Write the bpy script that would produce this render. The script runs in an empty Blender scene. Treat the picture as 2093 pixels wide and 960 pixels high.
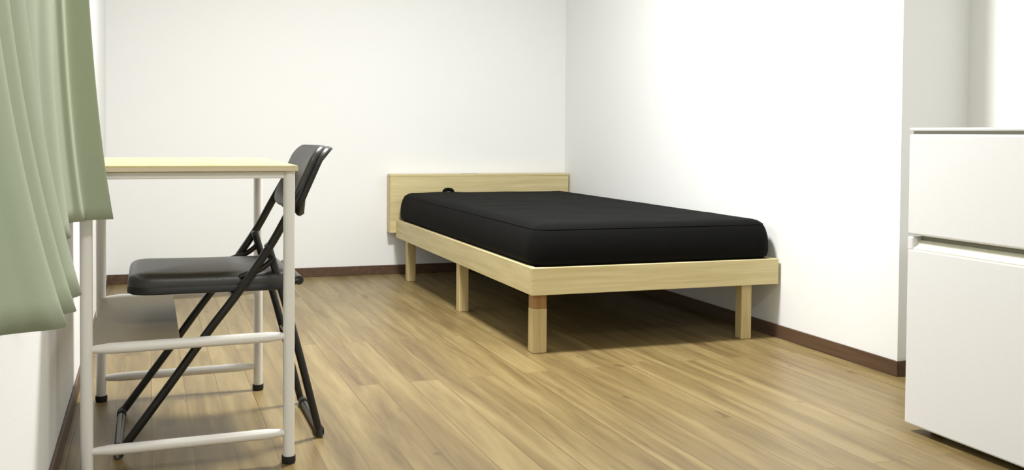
import bpy, bmesh, math, random
from mathutils import Vector, Matrix
random.seed(7)
S = bpy.context.scene
C = S.collection

# ------------------------------------------------------------------ camera, world, lights, exposure
F_PX, PPX, PPY = 2085.82, 1045.77, 331.12
yaw, pitch, roll = -0.341277, 0.027449, -0.007841
cam_d = bpy.data.cameras.new('camera')
cam_d.sensor_width = 36.0
cam_d.lens = F_PX / 2093 * 36
cam_d.shift_x = (1046.5 - PPX) / 2093
cam_d.shift_y = (PPY - 480) / 2093
cam_d.clip_start = 0.02
cam = bpy.data.objects.new('camera', cam_d); C.objects.link(cam)
right = Vector((math.cos(yaw), math.sin(yaw), 0))
fwd0 = Vector((-math.sin(yaw), math.cos(yaw), 0))
up0 = Vector((0, 0, 1))
fwd = fwd0 * math.cos(pitch) - up0 * math.sin(pitch)
up1 = fwd0 * math.sin(pitch) + up0 * math.cos(pitch)
rx = right * math.cos(roll) - up1 * math.sin(roll)
ux = right * math.sin(roll) + up1 * math.cos(roll)
m = Matrix((rx, ux, -fwd)).transposed().to_4x4()
m.translation = Vector((-2.35697, -5.68164, 0.8))
cam.matrix_world = m
S.camera = cam

S.view_settings.view_transform = 'Standard'
S.view_settings.look = 'None'
S.view_settings.exposure = 0.14
S.view_settings.gamma = 1.0
S.view_settings.use_curve_mapping = False

w = bpy.data.worlds.new('world'); S.world = w; w.use_nodes = True
w.node_tree.nodes['Background'].inputs[0].default_value = (0.75, 0.85, 1.0, 1)
w.node_tree.nodes['Background'].inputs[1].default_value = 0.6

def area(name, loc, size, power, col, shape='DISK', rot=(0, 0, 0), sy=None):
    d = bpy.data.lights.new(name, 'AREA'); d.shape = shape; d.size = size
    if sy: d.size_y = sy
    d.energy = power; d.color = col
    o = bpy.data.objects.new(name, d); C.objects.link(o); o.location = loc; o.rotation_euler = rot
    return o
area('ceiling_lamp_light', (-1.30, -2.38, 2.28), 0.42, 86, (1.0, 0.995, 0.98))
area('entry_fill_light', (-1.7, -5.4, 2.33), 0.4, 34, (1.0, 0.985, 0.96))  # added fill from the camera end; no lamp is known there

# ------------------------------------------------------------------ helpers
def tag(o, label=None, cat=None, group=None, kind=None):
    if label: o['label'] = label
    if cat: o['category'] = cat
    if group: o['group'] = group
    if kind: o['kind'] = kind
    return o

def obj(name, bm, mat, parent=None, smooth=False, angle=None):
    bmesh.ops.recalc_face_normals(bm, faces=bm.faces)
    me = bpy.data.meshes.new(name)
    if parent is not None:
        inv = Matrix.Translation(-parent_world(parent))
        bm.transform(inv)
    bm.to_mesh(me); bm.free()
    me.materials.append(mat)
    o = bpy.data.objects.new(name, me); C.objects.link(o)
    if parent is not None: o.parent = parent
    if smooth:
        for p in me.polygons: p.use_smooth = True
        a = math.radians(angle or 40)
        bm2 = bmesh.new(); bm2.from_mesh(me)
        for e in bm2.edges:
            if len(e.link_faces) == 2 and e.calc_face_angle(0) > a: e.smooth = False
        bm2.to_mesh(me); bm2.free()
    return o

def parent_world(p):
    v = Vector((0, 0, 0))
    while p is not None:
        v += p.location; p = p.parent
    return v

def thing(name, loc, label, cat, group=None):
    o = bpy.data.objects.new(name, None); C.objects.link(o); o.location = loc
    o.empty_display_size = 0.1
    return tag(o, label, cat, group)

def box(bm, x0, x1, y0, y1, z0, z1, bev=0.0, seg=2):
    r = bmesh.ops.create_cube(bm, size=1)
    vs = r['verts']
    for v in vs:
        v.co = Vector((x0 if v.co.x < 0 else x1, y0 if v.co.y < 0 else y1, z0 if v.co.z < 0 else z1))
    if bev > 0:
        es = {e for v in vs for e in v.link_edges}
        bmesh.ops.bevel(bm, geom=list(es), offset=bev, segments=seg, profile=0.5, affect='EDGES')
    return bm

def bx(*a, **k):
    return box(bmesh.new(), *a, **k)

def tube(bm, pts, r, seg=14, closed=False, smooth_it=0):
    pts = [Vector(p) for p in pts]
    if smooth_it: pts = catmull(pts, smooth_it, closed)
    n = len(pts)
    rr = r if callable(r) else (lambda t: r)
    tang = []
    for i in range(n):
        a = pts[(i - 1) % n] if (closed or i > 0) else pts[i]
        b = pts[(i + 1) % n] if (closed or i < n - 1) else pts[i]
        tang.append((b - a).normalized())
    ref = Vector((0, 0, 1)) if abs(tang[0].z) < 0.9 else Vector((1, 0, 0))
    nrm = tang[0].cross(ref).normalized()
    rings = []
    for i in range(n):
        nrm = (nrm - tang[i] * nrm.dot(tang[i])).normalized()
        bi = tang[i].cross(nrm)
        q = rr(i / max(1, n - 1))
        rings.append([bm.verts.new(pts[i] + (nrm * math.cos(2 * math.pi * k / seg) + bi * math.sin(2 * math.pi * k / seg)) * q) for k in range(seg)])
    for i in range(n if closed else n - 1):
        A, B = rings[i], rings[(i + 1) % n]
        for k in range(seg):
            bm.faces.new((A[k], A[(k + 1) % seg], B[(k + 1) % seg], B[k]))
    if not closed:
        bm.faces.new(rings[0]); bm.faces.new(rings[-1])
    return bm

def tb(*a, **k):
    return tube(bmesh.new(), *a, **k)

def catmull(P, k, closed=False):
    out = []; n = len(P)
    for i in range(n if closed else n - 1):
        if closed: p0, p1, p2, p3 = P[i - 1], P[i], P[(i + 1) % n], P[(i + 2) % n]
        else: p0, p1, p2, p3 = P[max(i - 1, 0)], P[i], P[i + 1], P[min(i + 2, n - 1)]
        for j in range(k):
            t = j / k
            out.append(0.5 * ((2 * p1) + (p2 - p0) * t + (2 * p0 - 5 * p1 + 4 * p2 - p3) * t * t + (3 * p1 - p0 - 3 * p2 + p3) * t ** 3))
    if not closed: out.append(P[-1])
    return out

def rr_outline(x0, x1, y0, y1, rad, seg=8, n=10):
    """rounded rectangle outline, with n subdivisions on each straight side"""
    pts = []
    cs = [(x1 - rad, y1 - rad, 0), (x0 + rad, y1 - rad, 90), (x0 + rad, y0 + rad, 180), (x1 - rad, y0 + rad, 270)]
    for i, (cx, cy, a0) in enumerate(cs):
        for k in range(seg + 1):
            a = math.radians(a0 + 90 * k / seg)
            pts.append((cx + rad * math.cos(a), cy + rad * math.sin(a)))
        nx = cs[(i + 1) % 4]; a = math.radians(nx[2])
        q = (nx[0] + rad * math.cos(a), nx[1] + rad * math.sin(a)); p = pts[-1]
        for k in range(1, n):
            pts.append((p[0] + (q[0] - p[0]) * k / n, p[1] + (q[1] - p[1]) * k / n))
    return pts

def pad(x0, x1, y0, y1, rad, prof, crown=0.0, seg=8, n=10, inner=6):
    """cushion: rings of rounded rectangles; prof = [(inset, z)...]; the top closed by shrinking rings with a crown"""
    bm = bmesh.new(); rings = []
    cx, cy = (x0 + x1) / 2, (y0 + y1) / 2
    for ins, z in prof:
        o = rr_outline(x0 + ins, x1 - ins, y0 + ins, y1 - ins, max(rad - ins, 0.004), seg, n)
        rings.append([bm.verts.new((x, y, z)) for x, y in o])
    ztop = prof[-1][1]; last = rings[-1]
    base = [v.co.copy() for v in last]
    for k in range(1, inner):
        s = 1 - k / inner
        rings.append([bm.verts.new((cx + (p.x - cx) * s, cy + (p.y - cy) * s, ztop + crown * (1 - s * s))) for p in base])
    for A, B in zip(rings, rings[1:]):
        m_ = len(A)
        for k in range(m_):
            bm.faces.new((A[k], A[(k + 1) % m_], B[(k + 1) % m_], B[k]))
    c = bm.verts.new((cx, cy, ztop + crown))
    L = rings[-1]
    for k in range(len(L)): bm.faces.new((L[k], L[(k + 1) % len(L)], c))
    bm.faces.new(rings[0])
    return bm

# ------------------------------------------------------------------ materials
def srgb(r, g, b):
    f = lambda c: (c / 255 / 12.92) if c / 255 <= 0.04045 else ((c / 255 + 0.055) / 1.055) ** 2.4
    return (f(r), f(g), f(b), 1)

def mat(name, col, rough=0.5, metal=0.0, bump=0.0, bscale=200, spec=0.5, sheen=0.0):
    mt = bpy.data.materials.new(name); mt.use_nodes = True
    nt = mt.node_tree; b = nt.nodes['Principled BSDF']
    b.inputs['Base Color'].default_value = col
    b.inputs['Roughness'].default_value = rough
    b.inputs['Metallic'].default_value = metal
    b.inputs['Specular IOR Level'].default_value = spec
    if sheen: b.inputs['Sheen Weight'].default_value = sheen
    tc = nt.nodes.new('ShaderNodeTexCoord')
    ns = nt.nodes.new('ShaderNodeTexNoise'); ns.inputs['Scale'].default_value = bscale; ns.inputs['Detail'].default_value = 4
    nt.links.new(tc.outputs['Object'], ns.inputs['Vector'])
    if bump:
        bp = nt.nodes.new('ShaderNodeBump'); bp.inputs['Strength'].default_value = bump; bp.inputs['Distance'].default_value = 0.002
        nt.links.new(ns.outputs['Fac'], bp.inputs['Height']); nt.links.new(bp.outputs[0], b.inputs['Normal'])
    # slight variation in tone
    mx = nt.nodes.new('ShaderNodeMixRGB'); mx.blend_type = 'MULTIPLY'; mx.inputs[0].default_value = 0.06
    mx.inputs[1].default_value = col
    nt.links.new(ns.outputs['Fac'], mx.inputs[2]); nt.links.new(mx.outputs[0], b.inputs['Base Color'])
    return mt

def pine(name, c_light, c_dark, axis, rough=0.55):
    mt = bpy.data.materials.new(name); mt.use_nodes = True
    nt = mt.node_tree; b = nt.nodes['Principled BSDF']; L = nt.links.new
    b.inputs['Roughness'].default_value = rough
    tc = nt.nodes.new('ShaderNodeTexCoord'); mp = nt.nodes.new('ShaderNodeMapping')
    s = [1, 1, 1]; s[axis] = 0.05
    mp.inputs['Scale'].default_value = s
    L(tc.outputs['Object'], mp.inputs['Vector'])
    n1 = nt.nodes.new('ShaderNodeTexNoise'); n1.inputs['Scale'].default_value = 45; n1.inputs['Detail'].default_value = 5; n1.inputs['Distortion'].default_value = 0.6
    n2 = nt.nodes.new('ShaderNodeTexNoise'); n2.inputs['Scale'].default_value = 160; n2.inputs['Detail'].default_value = 3
    L(mp.outputs[0], n1.inputs['Vector']); L(mp.outputs[0], n2.inputs['Vector'])
    ad = nt.nodes.new('ShaderNodeMath'); ad.operation = 'MULTIPLY_ADD'; ad.inputs[1].default_value = 0.35
    L(n2.outputs['Fac'], ad.inputs[0]); L(n1.outputs['Fac'], ad.inputs[2])
    cr = nt.nodes.new('ShaderNodeValToRGB')
    cr.color_ramp.elements[0].position = 0.5; cr.color_ramp.elements[0].color = c_light
    cr.color_ramp.elements[1].position = 0.9; cr.color_ramp.elements[1].color = c_dark
    L(ad.outputs[0], cr.inputs[0]); L(cr.outputs[0], b.inputs['Base Color'])
    return mt

def floor_mat():
    mt = bpy.data.materials.new('oak_plank_floor'); mt.use_nodes = True
    nt = mt.node_tree; b = nt.nodes['Principled BSDF']; L = nt.links.new; N = nt.nodes.new
    tc = N('ShaderNodeTexCoord'); sx = N('ShaderNodeSeparateXYZ'); L(tc.outputs['Object'], sx.inputs[0])
    cb = N('ShaderNodeCombineXYZ'); L(sx.outputs['Y'], cb.inputs['X']); L(sx.outputs['X'], cb.inputs['Y'])
    br = N('ShaderNodeTexBrick'); br.offset = 0.37; br.offset_frequency = 2
    br.inputs['Scale'].default_value = 1.0; br.inputs['Brick Width'].default_value = 1.82; br.inputs['Row Height'].default_value = 0.098
    br.inputs['Mortar Size'].default_value = 0.0022; br.inputs['Mortar Smooth'].default_value = 0.6; br.inputs['Bias'].default_value = 0.0
    br.inputs['Color1'].default_value = (0, 0, 0, 1); br.inputs['Color2'].default_value = (1, 1, 1, 1); br.inputs['Mortar'].default_value = (0.5, 0.5, 0.5, 1)
    L(cb.outputs[0], br.inputs['Vector'])
    # per-plank offset moves the grain
    vm = N('ShaderNodeVectorMath'); vm.operation = 'MULTIPLY'; vm.inputs[1].default_value = (3.1, 7.7, 0)
    L(br.outputs['Color'], vm.inputs[0])
    va = N('ShaderNodeVectorMath'); va.operation = 'ADD'; L(tc.outputs['Object'], va.inputs[0]); L(vm.outputs[0], va.inputs[1])
    mp = N('ShaderNodeMapping'); mp.inputs['Scale'].default_value = (1, 0.065, 1); L(va.outputs[0], mp.inputs['Vector'])
    n1 = N('ShaderNodeTexNoise'); n1.inputs['Scale'].default_value = 17; n1.inputs['Detail'].default_value = 4; n1.inputs['Distortion'].default_value = 0.6; n1.inputs['Roughness'].default_value = 0.55
    L(mp.outputs[0], n1.inputs['Vector'])
    n2 = N('ShaderNodeTexNoise'); n2.inputs['Scale'].default_value = 110; n2.inputs['Detail'].default_value = 3
    L(mp.outputs[0], n2.inputs['Vector'])
    # knots
    mpk = N('ShaderNodeMapping'); mpk.inputs['Scale'].default_value = (1, 0.45, 1); L(va.outputs[0], mpk.inputs['Vector'])
    nk = N('ShaderNodeTexNoise'); nk.inputs['Scale'].default_value = 13; nk.inputs['Detail'].default_value = 2
    L(mpk.outputs[0], nk.inputs['Vector'])
    ck = N('ShaderNodeValToRGB'); ck.color_ramp.elements[0].position = 0.69; ck.color_ramp.elements[1].position = 0.76
    L(nk.outputs['Fac'], ck.inputs[0])
    cr = N('ShaderNodeValToRGB'); e = cr.color_ramp.elements
    e[0].position = 0.30; e[0].color = srgb(*FL[0]); e[1].position = 0.72; e[1].color = srgb(*FL[2])
    q = e.new(0.5); q.color = srgb(*FL[1])
    ma = N('ShaderNodeMath'); ma.operation = 'MULTIPLY_ADD'; ma.inputs[1].default_value = 0.22; L(n2.outputs['Fac'], ma.inputs[0])
    mb = N('ShaderNodeMath'); mb.operation = 'MULTIPLY_ADD'; mb.inputs[1].default_value = 0.07
    L(br.outputs['Color'], mb.inputs[0]); L(n1.outputs['Fac'], mb.inputs[2])
    mc = N('ShaderNodeMath'); mc.operation = 'ADD'; L(ma.outputs[0], mc.inputs[0]); ma.inputs[2].default_value = -0.145
    L(mb.outputs[0], mc.inputs[1])
    L(mc.outputs[0], cr.inputs[0])
    mk = N('ShaderNodeMixRGB'); mk.blend_type = 'MIX'; mk.inputs[2].default_value = srgb(76, 56, 34)
    km = N('ShaderNodeMath'); km.operation = 'MULTIPLY'; km.inputs[1].default_value = 0.6; L(ck.outputs[0], km.inputs[0]); L(km.outputs[0], mk.inputs[0])
    L(cr.outputs[0], mk.inputs[1])
    mg = N('ShaderNodeMixRGB'); mg.blend_type = 'MIX'; mg.inputs[2].default_value = srgb(84, 66, 40)
    gm = N('ShaderNodeMath'); gm.operation = 'MULTIPLY'; gm.inputs[1].default_value = 0.5; L(br.outputs['Fac'], gm.inputs[0]); L(gm.outputs[0], mg.inputs[0])
    L(mk.outputs[0], mg.inputs[1]); L(mg.outputs[0], b.inputs['Base Color'])
    b.inputs['Roughness'].default_value = 0.38; b.inputs['Specular IOR Level'].default_value = 0.4
    bp = N('ShaderNodeBump'); bp.inputs['Strength'].default_value = 0.15; bp.inputs['Distance'].default_value = 0.001; bp.invert = True
    L(br.outputs['Fac'], bp.inputs['Height']); L(bp.outputs[0], b.inputs['Normal'])
    return mt
FL = [(147, 129, 88), (127, 109, 70), (101, 83, 51)]

M = dict(
    wall=mat('white_wallpaper', srgb(237, 238, 237), 0.75, bump=0.15, bscale=350, spec=0.3),
    ceil=mat('ceiling_paper', srgb(232, 232, 230), 0.85),
    base=pine('brown_baseboard', srgb(92, 70, 52), srgb(70, 50, 36), 1, 0.45),
    floor=floor_mat(),
    railx=pine('pale_pine_across', srgb(206, 193, 148), srgb(188, 172, 124), 0),
    raily=pine('pale_pine_along', srgb(206, 193, 148), srgb(188, 172, 124), 1),
    legw=pine('pine_leg', srgb(194, 176, 126), srgb(170, 148, 100), 2),
    legd=pine('pine_leg_block', srgb(158, 120, 66), srgb(130, 92, 46), 2),
    black=mat('black_knit_cover', srgb(11, 11, 10), 0.9, bump=0.3, bscale=500, spec=0.12, sheen=0.0),
    steel_w=mat('white_painted_steel', srgb(228, 226, 221), 0.3, bump=0, spec=0.5),
    steel_b=mat('black_painted_steel', srgb(20, 19, 17), 0.35),
    rubber=mat('black_rubber', srgb(26, 24, 22), 0.7),
    vinyl=mat('black_vinyl', srgb(52, 52, 49), 0.38, bump=0.25, bscale=260, spec=0.55),
    vinyl_side=mat('black_vinyl_edge', srgb(12, 12, 12), 0.5),
    desk=pine('desk_top_wood', srgb(200, 190, 140), srgb(190, 178, 126), 1, 0.4),
    desk_edge=mat('desk_edge_band', srgb(214, 200, 172), 0.5),
    shelf=mat('grey_board', srgb(146, 134, 108), 0.5),
    fridge=mat('white_enamel', srgb(226, 227, 229), 0.28, spec=0.5),
    gasket=mat('grey_gasket', srgb(190, 190, 186), 0.6),
    groove=mat('groove_shade', srgb(150, 150, 138), 0.6),  # shade of the lid gap and grip recess put into the colour
    chamf=mat('grip_plastic', srgb(222, 222, 204), 0.4),
    dark=mat('dark_gap', srgb(30, 28, 26), 0.7),
    alu=mat('white_aluminium', srgb(225, 225, 222), 0.35),
)

# curtain cloth: partly translucent
def cloth():
    mt = bpy.data.materials.new('sage_green_cloth'); mt.use_nodes = True
    nt = mt.node_tree; b = nt.nodes['Principled BSDF']; L = nt.links.new
    b.inputs['Base Color'].default_value = srgb(164, 174, 150)
    b.inputs['Roughness'].default_value = 0.85; b.inputs['Sheen Weight'].default_value = 0.15; b.inputs['Specular IOR Level'].default_value = 0.2
    tc = nt.nodes.new('ShaderNodeTexCoord'); ns = nt.nodes.new('ShaderNodeTexNoise'); ns.inputs['Scale'].default_value = 600
    L(tc.outputs['Object'], ns.inputs['Vector'])
    bp = nt.nodes.new('ShaderNodeBump'); bp.inputs['Strength'].default_value = 0.2; bp.inputs['Distance'].default_value = 0.001
    L(ns.outputs['Fac'], bp.inputs['Height']); L(bp.outputs[0], b.inputs['Normal'])
    tr = nt.nodes.new('ShaderNodeBsdfTranslucent'); tr.inputs[0].default_value = srgb(178, 192, 150)
    mx = nt.nodes.new('ShaderNodeMixShader'); mx.inputs[0].default_value = 0.2
    L(b.outputs[0], mx.inputs[1]); L(tr.outputs[0], mx.inputs[2]); L(mx.outputs[0], nt.nodes['Material Output'].inputs[0])
    return mt
M['cloth'] = cloth()
g = bpy.data.materials.new('window_glass'); g.use_nodes = True
gb = g.node_tree.nodes['Principled BSDF']; gb.inputs['Transmission Weight'].default_value = 1; gb.inputs['Roughness'].default_value = 0.02; gb.inputs['IOR'].default_value = 1.45
M['glass'] = g

# ------------------------------------------------------------------ room
LX, RY, RX2, YB, ZC, BB = -2.568, -2.916, 0.277, -6.4, 2.42, 0.052
def struct(name, bm, mt, parent=None):
    o = obj(name, bm, mt, parent)
    if parent is None: o['kind'] = 'structure'
    return o
struct('floor', bx(LX - 0.1, RX2 + 0.1, YB - 0.1, 0.1, -0.08, 0), M['floor'])
struct('ceiling', bx(LX - 0.1, RX2 + 0.1, YB - 0.1, 0.1, ZC, ZC + 0.08), M['ceil'])
struct('wall_back', bx(LX - 0.1, RX2 + 0.1, 0, 0.1, 0, ZC), M['wall'])
struct('wall_front', bx(LX - 0.1, RX2 + 0.1, YB - 0.1, YB, 0, ZC), M['wall'])
struct('wall_right', bx(0, RX2 + 0.1, RY, 0, 0, ZC), M['wall'])
struct('wall_alcove', bx(RX2, RX2 + 0.1, YB, RY, 0, ZC), M['wall'])
WY0, WY1, WZ0, WZ1 = -5.0, -3.42, 0.80, 1.95
bm = bmesh.new()
box(bm, LX - 0.1, LX, YB, WY0, 0, ZC); box(bm, LX - 0.1, LX, WY1, 0, 0, ZC)
box(bm, LX - 0.1, LX, WY0, WY1, 0, WZ0); box(bm, LX - 0.1, LX, WY0, WY1, WZ1, ZC)
struct('wall_left', bm, M['wall'])
struct('baseboard_back', bx(LX + 0.008, -0.008, -0.008, 0, 0, BB, bev=0.0015), M['base'])
bm = bx(-0.008, 0, RY - 0.008, 0, 0, BB, bev=0.0015); box(bm, 0, RX2, RY - 0.008, RY, 0, BB, bev=0.0015)
struct('baseboard_right', bm, M['base'])
struct('baseboard_left', bx(LX, LX + 0.008, YB, 0, 0, BB, bev=0.0015), M['base'])
struct('baseboard_alcove', bx(RX2 - 0.008, RX2, YB, RY - 0.008, 0, BB, bev=0.0015), M['base'])
# window behind the curtain
wf = bmesh.new()
t = 0.035; xa, xb = LX - 0.075, LX - 0.02
box(wf, xa, xb, WY0, WY0 + t, WZ0, WZ1); box(wf, xa, xb, WY1 - t, WY1, WZ0, WZ1)
box(wf, xa, xb, WY0 + t, WY1 - t, WZ0, WZ0 + t); box(wf, xa, xb, WY0 + t, WY1 - t, WZ1 - t, WZ1)
ym = (WY0 + WY1) / 2
box(wf, xa, xb, ym - 0.03, ym + 0.03, WZ0 + t, WZ1 - t)
win = struct('window_1', wf, M['alu'])
pg = bmesh.new()
box(pg, LX - 0.05, LX - 0.045, WY0 + t, ym - 0.03, WZ0 + t, WZ1 - t); box(pg, LX - 0.05, LX - 0.045, ym + 0.03, WY1 - t, WZ0 + t, WZ1 - t)
obj('glass_pane', pg, M['glass'], win)

# ------------------------------------------------------------------ bed
BL, BR, BF, BT, BZ = -1.055, -0.012, -2.245, 0.316, 0.216
bed = thing('bed_frame', (-0.53, -1.15, 0), 'pale pine wooden bed frame with low headboard and square legs in the corner', 'bed')
tk = 0.025
obj('foot_rail', bx(BL, BR, BF, BF + tk, BZ, BT, bev=0.002), M['railx'], bed)
obj('side_rail', bx(BL, BL + tk, BF + tk, -0.085, BZ, BT, bev=0.002), M['raily'], bed)
obj('side_rail', bx(BR - tk, BR, BF + tk, -0.085, BZ, BT, bev=0.002), M['raily'], bed)
hb = bmesh.new()
box(hb, -1.088, -0.01, -0.088, -0.068, 0.242, 0.556, bev=0.002)
headb = obj('headboard', hb, M['railx'], bed)
tp = obj('headboard_shelf', bx(-1.088, -0.01, -0.088, -0.010, 0.5562, 0.570, bev=0.002), M['railx'], bed)
obj('outlet', bx(-0.66, -0.57, -0.070, -0.040, 0.570, 0.573, bev=0.001), M['gasket'], tp)
obj('headboard_end', bx(-1.088, -1.070, -0.068, -0.010, 0.242, 0.556, bev=0.002), M['railx'], bed)
LEGS = [(-1.040, -2.222), (-1.050, -1.31), (-1.046, -0.325), (-0.165, -2.222), (-0.165, -0.315)]
for i, (x, y) in enumerate(LEGS):
    wl = 0.054 if i in (0,) else 0.046
    if i == 0:
        lg = obj('leg', bx(x, x + wl, y, y + wl, 0, 0.163, bev=0.003), M['legw'], bed)
        b_ = obj('leg_block', bx(x + 0.001, x + wl - 0.001, y + 0.001, y + wl - 0.001, 0.163, BZ, bev=0.002), M['legd'], lg)
        b_['label'] = 'darker orange-brown top block of the front leg'
    else:
        obj('leg', bx(x, x + wl, y, y + wl, 0, BZ + 0.03, bev=0.003), M['legw'], bed)
# slats under the mattress
for k in range(10):
    y = -2.15 + k * 0.218
    obj('slat', bx(BL + tk, BR - tk, y, y + 0.07, 0.283, 0.297, bev=0.001), M['railx'], bed)
bm = bx(BL + tk, BL + tk + 0.02, BF + tk, -0.09, 0.262, 0.283); box(bm, BR - tk - 0.02, BR - tk, BF + tk, -0.09, 0.262, 0.283)
obj('slat_bearer', bm, M['raily'], bed)

# mattress
mx0, mx1, my0, my1, mz0, mz1 = BL + tk + 0.003, BR - tk + 0.006, BF + tk + 0.004, -0.110, 0.2975, 0.471
mx1 = BR - tk - 0.003
prof = [(0.03, mz0), (0.006, mz0 + 0.004), (0.001, mz0 + 0.016), (-0.002, 0.3195), (-0.014, 0.326), (-0.019, 0.345), (-0.019, 0.380), (-0.016, 0.405), (-0.009, 0.428), (-0.001, 0.444), (0.010, 0.456), (0.024, 0.464), (0.042, 0.469), (0.065, 0.471)]
bm = pad(mx0 + 0.006 - 0.006, mx1, my0, my1, 0.055, prof, crown=0.012, seg=10, n=40, inner=16)
for v in bm.verts:
    if v.co.z > mz1 - 0.001:
        v.co.z += 0.0018 * math.sin(v.co.x * 17 + 1.2 * math.sin(v.co.y * 3)) * math.sin(v.co.y * 11) + 0.001 * math.sin(v.co.y * 29 + v.co.x * 7)
mat_o = obj('mattress', bm, M['black'], None, smooth=True, angle=60)
mat_o.data.transform(Matrix.Translation((0.53, 1.15, -mz0))); mat_o.location = (-0.53, -1.15, mz0)
tag(mat_o, 'thick black fabric mattress lying on the pale wooden bed frame', 'mattress')
for zz, q in ((0.450, 0.0045),):
    o = rr_outline(mx0 + q, mx1 - q, my0 + q, my1 - q, 0.052, 8, 10)
    o = [(x, y, zz) for x, y in o]
    obj('piping', tb(o, 0.0032, seg=8, closed=True), M['black'], mat_o, smooth=True)
hd = tb([(-0.792, -0.135, 0.462), (-0.785, -0.135, 0.479), (-0.765, -0.135, 0.484), (-0.745, -0.135, 0.479), (-0.738, -0.135, 0.462)], 0.011, seg=10, smooth_it=4)
obj('fabric_loop', hd, M['black'], mat_o, smooth=True)

# ------------------------------------------------------------------ desk
desk = thing('desk', (-2.27, -2.82, 0), 'small desk with light wood top and white tube legs against the left wall', 'desk')
X0, X1, Y0, Y1 = -2.492, -2.040, -3.190, -2.450
bm = bx(-2.522, -2.022, -3.212, -2.428, 0.7065, 0.7215, bev=0.003)
top = obj('desk_top', bm, M['desk'], desk)
bm = bmesh.new()
for a in ((-2.5225, -2.0215, -3.2128, -3.2118), (-2.5225, -2.0215, -2.4282, -2.4272), (-2.5228, -2.5218, -3.2122, -2.4278), (-2.0222, -2.0212, -3.2122, -2.4278)):
    box(bm, *a, 0.7080, 0.7170)
obj('edge_band', bm, M['desk_edge'], top)
bm = bmesh.new()
box(bm, X0 + 0.012, X1 - 0.012, Y0 - 0.008, Y0 + 0.008, 0.690, 0.7063, bev=0.002)
box(bm, X0 + 0.012, X1 - 0.012, Y1 - 0.008, Y1 + 0.008, 0.690, 0.7063, bev=0.002)
box(bm, X0 - 0.008, X0 + 0.008, Y0 + 0.012, Y1 - 0.012, 0.690, 0.7063, bev=0.002)
box(bm, X1 - 0.008, X1 + 0.008, Y0 + 0.012, Y1 - 0.012, 0.690, 0.7063, bev=0.002)
obj('apron_frame', bm, M['steel_w'], desk)
for x in (X0, X1):
    for y in (Y0, Y1):
        l = obj('leg', tb([(x, y, 0.012), (x, y, 0.7063)], 0.0138, seg=20), M['steel_w'], desk, smooth=True)
        f = bmesh.new(); tube(f, [(x, y, 0), (x, y, 0.004), (x, y, 0.018)], lambda q: 0.0150 if q < 0.1 else 0.0168, seg=20)
        obj('foot_cap', f, M['rubber'], l, smooth=True)
def pinch(q):
    d = min(q, 1 - q)
    return 0.0125 if d > 0.10 else 0.0078 + 0.0047 * (d / 0.10) ** 0.8
for y in (Y0, Y1):
    for z in (0.0715, 0.306):
        pts = [(X0 + 0.008 + (X1 - X0 - 0.016) * k / 30, y, z + 0.006 * (k / 30 - 0.5)) for k in range(31)]
        obj('crossbar', tb(pts, pinch, seg=18), M['steel_w'], desk, smooth=True)
obj('low_shelf', bx(X0 + 0.002, -2.289, Y0 + 0.010, Y1 - 0.010, 0.294, 0.308, bev=0.002), M['shelf'], desk)

# ------------------------------------------------------------------ folding chair (faces the desk's wall)
chair = thing('folding_chair', (-2.19, -2.83, 0), 'black metal folding chair with padded vinyl seat tucked under the desk', 'chair')
YN, YF = -3.028, -2.628
RT = 0.0105
def post(y, s):
    pts = [(-2.425, y, 0.016), (-2.310, y, 0.172), (-2.218, y, 0.300), (-2.146, y, 0.394), (-2.068, y, 0.508), (-2.022, y, 0.590), (-1.994, y, 0.640), (-1.970, y + (0.008 if s > 0 else -0.030), 0.690), (-1.955, y + (0.022 if s > 0 else -0.050), 0.718)]
    return tb(pts, RT, seg=14, smooth_it=6)
for y, s in ((YN, 1), (YF, -1)):
    fl = obj('leg', post(y, s), M['steel_b'], chair, smooth=True)
YRN, YRF = YN + 0.026, YF - 0.026
for y in (YRN, YRF):
    rl = obj('leg', tb([(-2.070, y, 0.512), (-2.052, y, 0.45), (-2.026, y, 0.36), (-1.992, y, 0.235), (-1.938, y, 0.016)], RT * 0.95, seg=14, smooth_it=5), M['steel_b'], chair, smooth=True)
# floor bars
obj('floor_bar', tb([(-2.425, YN, 0.016), (-2.431, YN + 0.02, 0.0115), (-2.431, YF - 0.02, 0.0115), (-2.425, YF, 0.016)], 0.0105, seg=12, smooth_it=5), M['steel_b'], chair, smooth=True)
obj('floor_bar', tb([(-1.938, YRN, 0.016), (-1.934, YRN + 0.02, 0.0115), (-1.934, YRF - 0.02, 0.0115), (-1.938, YRF, 0.016)], 0.0105, seg=12, smooth_it=5), M['steel_b'], chair, smooth=True)
for x, y in ((-2.431, YN + 0.03), (-2.431, YF - 0.03), (-1.934, YRN + 0.03), (-1.934, YRF - 0.03)):
    obj('rubber_foot', tb([(x, y - 0.016, 0.0125), (x, y + 0.016, 0.0125)], 0.0125, seg=14), M['rubber'], chair, smooth=True)
# seat brackets, pivots
for y, yr in ((YN, YRN), (YF, YRF)):
    ym_ = (y + yr) / 2
    pts = [(-2.140, ym_, 0.432), (-2.118, ym_, 0.440), (-2.095, ym_, 0.447), (-2.072, ym_, 0.462), (-2.056, ym_, 0.478)]
    obj('seat_bracket', tb(pts, 0.0075, seg=10, smooth_it=5), M['steel_b'], chair, smooth=True)
    a, b_ = min(y, yr) - 0.012, max(y, yr) + 0.012
    obj('pivot_bolt', tb([(-2.070, a, 0.508), (-2.070, b_, 0.508)], 0.0065, seg=12), M['steel_b'], chair, smooth=True)
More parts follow.
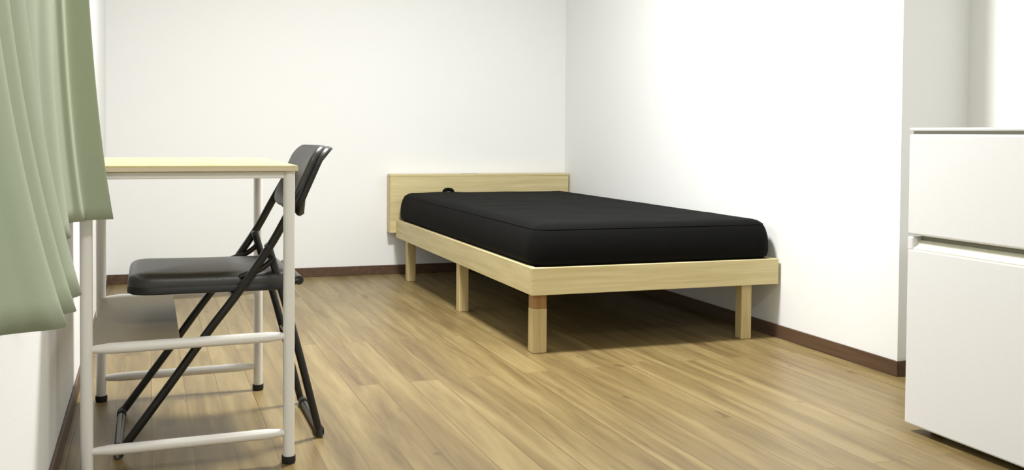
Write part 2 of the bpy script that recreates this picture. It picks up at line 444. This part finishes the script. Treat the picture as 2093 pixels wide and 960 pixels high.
# cross tubes
obj('cross_tube', tb([(-2.155, YN, 0.384), (-2.155, YF, 0.384)], 0.0075, seg=12), M['steel_b'], chair, smooth=True)
obj('cross_tube', tb([(-1.992, YRN, 0.235), (-1.992, YRF, 0.235)], 0.0075, seg=12), M['steel_b'], chair, smooth=True)
# seat frame with round bar ends behind the seat
sf = bmesh.new()
tube(sf, [(-1.992, YN + 0.03, 0.415), (-2.02, YN + 0.03, 0.409), (-2.38, YN + 0.045, 0.400)], 0.009, seg=12)
tube(sf, [(-1.992, YF - 0.03, 0.415), (-2.02, YF - 0.03, 0.409), (-2.38, YF - 0.045, 0.400)], 0.009, seg=12)
tube(sf, [(-1.990, YN + 0.028, 0.415), (-1.990, YF - 0.028, 0.415)], 0.012, seg=14)
obj('seat_frame', sf, M['steel_b'], chair, smooth=True)
# seat cushion
sy0, sy1 = YN + 0.012, YF - 0.012
prof = [(0.012, 0.398), (0.002, 0.402), (0.0, 0.412), (0.0, 0.424), (0.003, 0.433), (0.010, 0.439), (0.022, 0.443)]
bm = pad(-2.408, -2.003, sy0, sy1, 0.055, prof, crown=0.010, seg=8, n=12, inner=8)
for v in bm.verts:
    v.co.z += 0.006 * max(0, (-2.2 - v.co.x) / 0.2) ** 2 * 0.5
seat = obj('seat', bm, M['vinyl'], chair, smooth=True, angle=60)
sb = pad(-2.410, -2.001, sy0 - 0.002, sy1 + 0.002, 0.056, [(0.006, 0.394), (0.0, 0.397), (0.0, 0.409), (0.003, 0.413)], 0, 8, 12, 3)
obj('seat_edge', sb, M['vinyl_side'], seat, smooth=True, angle=40)
# backrest: curved padded panel
def backrest(thick0, thick1, w, h, rad, soft):
    prof = [(0.004, thick0), (0.0, thick0 + 0.003), (0.0, thick1 - soft), (soft * 0.3, thick1 - soft * 0.3), (soft, thick1)]
    bm = pad(-h / 2, h / 2, -w / 2, w / 2, rad, prof, crown=0.004 if soft > 0.004 else 0, seg=8, n=12, inner=6)
    d = Vector((0.079, 0, 0.180)).normalized()     # up along the backrest
    nrm = Vector((-d.z, 0, d.x))                   # facing the sitter
    cen = Vector((-1.970, (YN + YF) / 2 - 0.022, 0.672))
    for v in bm.verts:
        u, y, t_ = v.co
        bow = 0.042 * (1 - (y / (w / 2)) ** 2)
        v.co = cen + d * u + Vector((0, y, 0)) + nrm * t_ + Vector((bow, 0, 0))
    return bm
WB = (YF - YN) - 0.022
bk = obj('backrest', backrest(0.004, 0.026, WB - 0.006, 0.188, 0.045, 0.009), M['vinyl'], chair, smooth=True, angle=60)
obj('back_shell', backrest(-0.007, 0.005, WB, 0.194, 0.048, 0.002), M['vinyl_side'], bk, smooth=True, angle=40)

# ------------------------------------------------------------------ refrigerator
FX, FY, FE, FH = -0.4125, -3.430, -3.915, 0.8255
fr = thing('refrigerator', (-0.17, (FY + FE) / 2, 0), 'white two-door mini refrigerator standing beside the end of the right wall', 'refrigerator')
obj('body', bx(FX + 0.050, 0.06, FE + 0.003, FY - 0.003, 0.022, 0.812, bev=0.004), M['fridge'], fr)
obj('top_lid', bx(FX + 0.001, 0.062, FE, FY, 0.8165, FH, bev=0.003), M['fridge'], fr)
obj('lid_gap', bx(FX + 0.010, 0.055, FE + 0.006, FY - 0.006, 0.8085, 0.8165), M['groove'], fr)
obj('gasket', bx(FX + 0.040, FX + 0.052, FE + 0.008, FY - 0.008, 0.03, 0.805), M['gasket'], fr)
obj('door', bx(FX, FX + 0.042, FE, FY, 0.536, 0.8085, bev=0.006, seg=3), M['fridge'], fr)
dl = obj('door', bx(FX, FX + 0.042, FE, FY, 0.020, 0.499, bev=0.006, seg=3), M['fridge'], fr)
# grip recess along the top of the lower door
bm = bmesh.new()
ya, yb = FE + 0.02, FY - 0.022
vs = []
for y in (ya, yb):
    vs.append([bm.verts.new(p) for p in ((FX + 0.0015, y, 0.494), (FX + 0.0015, y, 0.500), (FX + 0.022, y, 0.522), (FX + 0.040, y, 0.522), (FX + 0.040, y, 0.494))])
n = 5
for k in range(n): bm.faces.new((vs[0][k], vs[0][(k + 1) % n], vs[1][(k + 1) % n], vs[1][k]))
bm.faces.new(vs[0]); bm.faces.new(vs[1])
obj('handle', bm, M['chamf'], dl)
for a in (FY - 0.022, FE): obj('door_corner', bx(FX, FX + 0.042, a, a + 0.022, 0.494, 0.531, bev=0.004), M['fridge'], dl)
obj('grip_recess', bx(FX + 0.030, FX + 0.042, ya, yb, 0.521, 0.537), M['groove'], dl)
for x in (FX + 0.07, 0.03):
    for y in (FE + 0.05, FY - 0.05):
        obj('foot', tb([(x, y, 0), (x, y, 0.022)], 0.018, seg=16), M['rubber'], fr, smooth=True)

# ------------------------------------------------------------------ curtain on a rail
path = [(-2.50, -5.30), (-2.472, -5.22), (-2.505, -5.14), (-2.475, -5.05), (-2.51, -4.97), (-2.485, -4.88), (-2.525, -4.79), (-2.50, -4.70), (-2.512, -4.64),
        (-2.496, -4.598), (-2.470, -4.582), (-2.446, -4.572), (-2.437, -4.552), (-2.452, -4.525), (-2.474, -4.505), (-2.470, -4.475), (-2.440, -4.452), (-2.438, -4.43), (-2.466, -4.40), (-2.470, -4.365),
        (-2.442, -4.33), (-2.440, -4.295), (-2.470, -4.25), (-2.515, -4.21), (-2.530, -4.12), (-2.520, -4.0), (-2.495, -3.93), (-2.500, -3.86), (-2.530, -3.78), (-2.525, -3.66), (-2.500, -3.60),
        (-2.505, -3.53), (-2.535, -3.46), (-2.530, -3.37), (-2.510, -3.315), (-2.493, -3.30), (-2.490, -3.275), (-2.480, -3.262), (-2.462, -3.250), (-2.440, -3.242), (-2.433, -3.238)]
P = catmull([Vector((a, b, 0)) for a, b in path], 6)
bm = bmesh.new(); NZ = 48; z0, z1 = 0.60, 2.04
grid = []
for j in range(NZ + 1):
    z = z0 + (z1 - z0) * (j / NZ)
    row = []
    for i, p in enumerate(P):
        am = 1 - 0.45 * (z - z0) / (z1 - z0)
        nf = max(0, min(1, (-3.9 - p.y) / 0.5))
        lean = (0.060 + 0.035 * nf) * (1 - math.exp(-(z - z0) / (0.4 - 0.08 * nf)))
        x = -2.475 + (p.x + 2.475) * am - lean
        x = max(x, -2.548) if x > -2.548 else -2.548 - 0.004 * math.tanh((-2.548 - x) * 60)
        hz = z + (0.004 * math.sin(p.y * 9) + (0.010 if -3.9 < p.y < -3.3 else 0) * 0.0) * (1 - j / NZ)
        row.append(bm.verts.new((x, p.y, hz)))
    grid.append(row)
for j in range(NZ):
    for i in range(len(P) - 1):
        bm.faces.new((grid[j][i], grid[j][i + 1], grid[j + 1][i + 1], grid[j + 1][i]))
cur = obj('curtain', bm, M['cloth'], None, smooth=True, angle=80)
cur.data.transform(Matrix.Translation((2.5, 4.2, -0.6))); cur.location = (-2.5, -4.2, 0.6)
sm = cur.modifiers.new('thick', 'SOLIDIFY'); sm.thickness = 0.0016; sm.offset = 0
tag(cur, 'sage green cloth curtain hanging in folds along the left wall', 'curtain')
rail = obj('curtain_rail', tb([(LX + 0.035, -5.35, 2.055), (LX + 0.035, -3.2, 2.055)], 0.011, seg=12), M['alu'], None, smooth=True)
bm = rail.data
tag(rail, 'white curtain rail fixed on the left wall above the green curtain', 'curtain rail')
for y in (-5.2, -4.3, -3.3):
    obj('rail_bracket', bx(LX, LX + 0.03, y - 0.01, y + 0.01, 2.045, 2.065), M['alu'], rail)
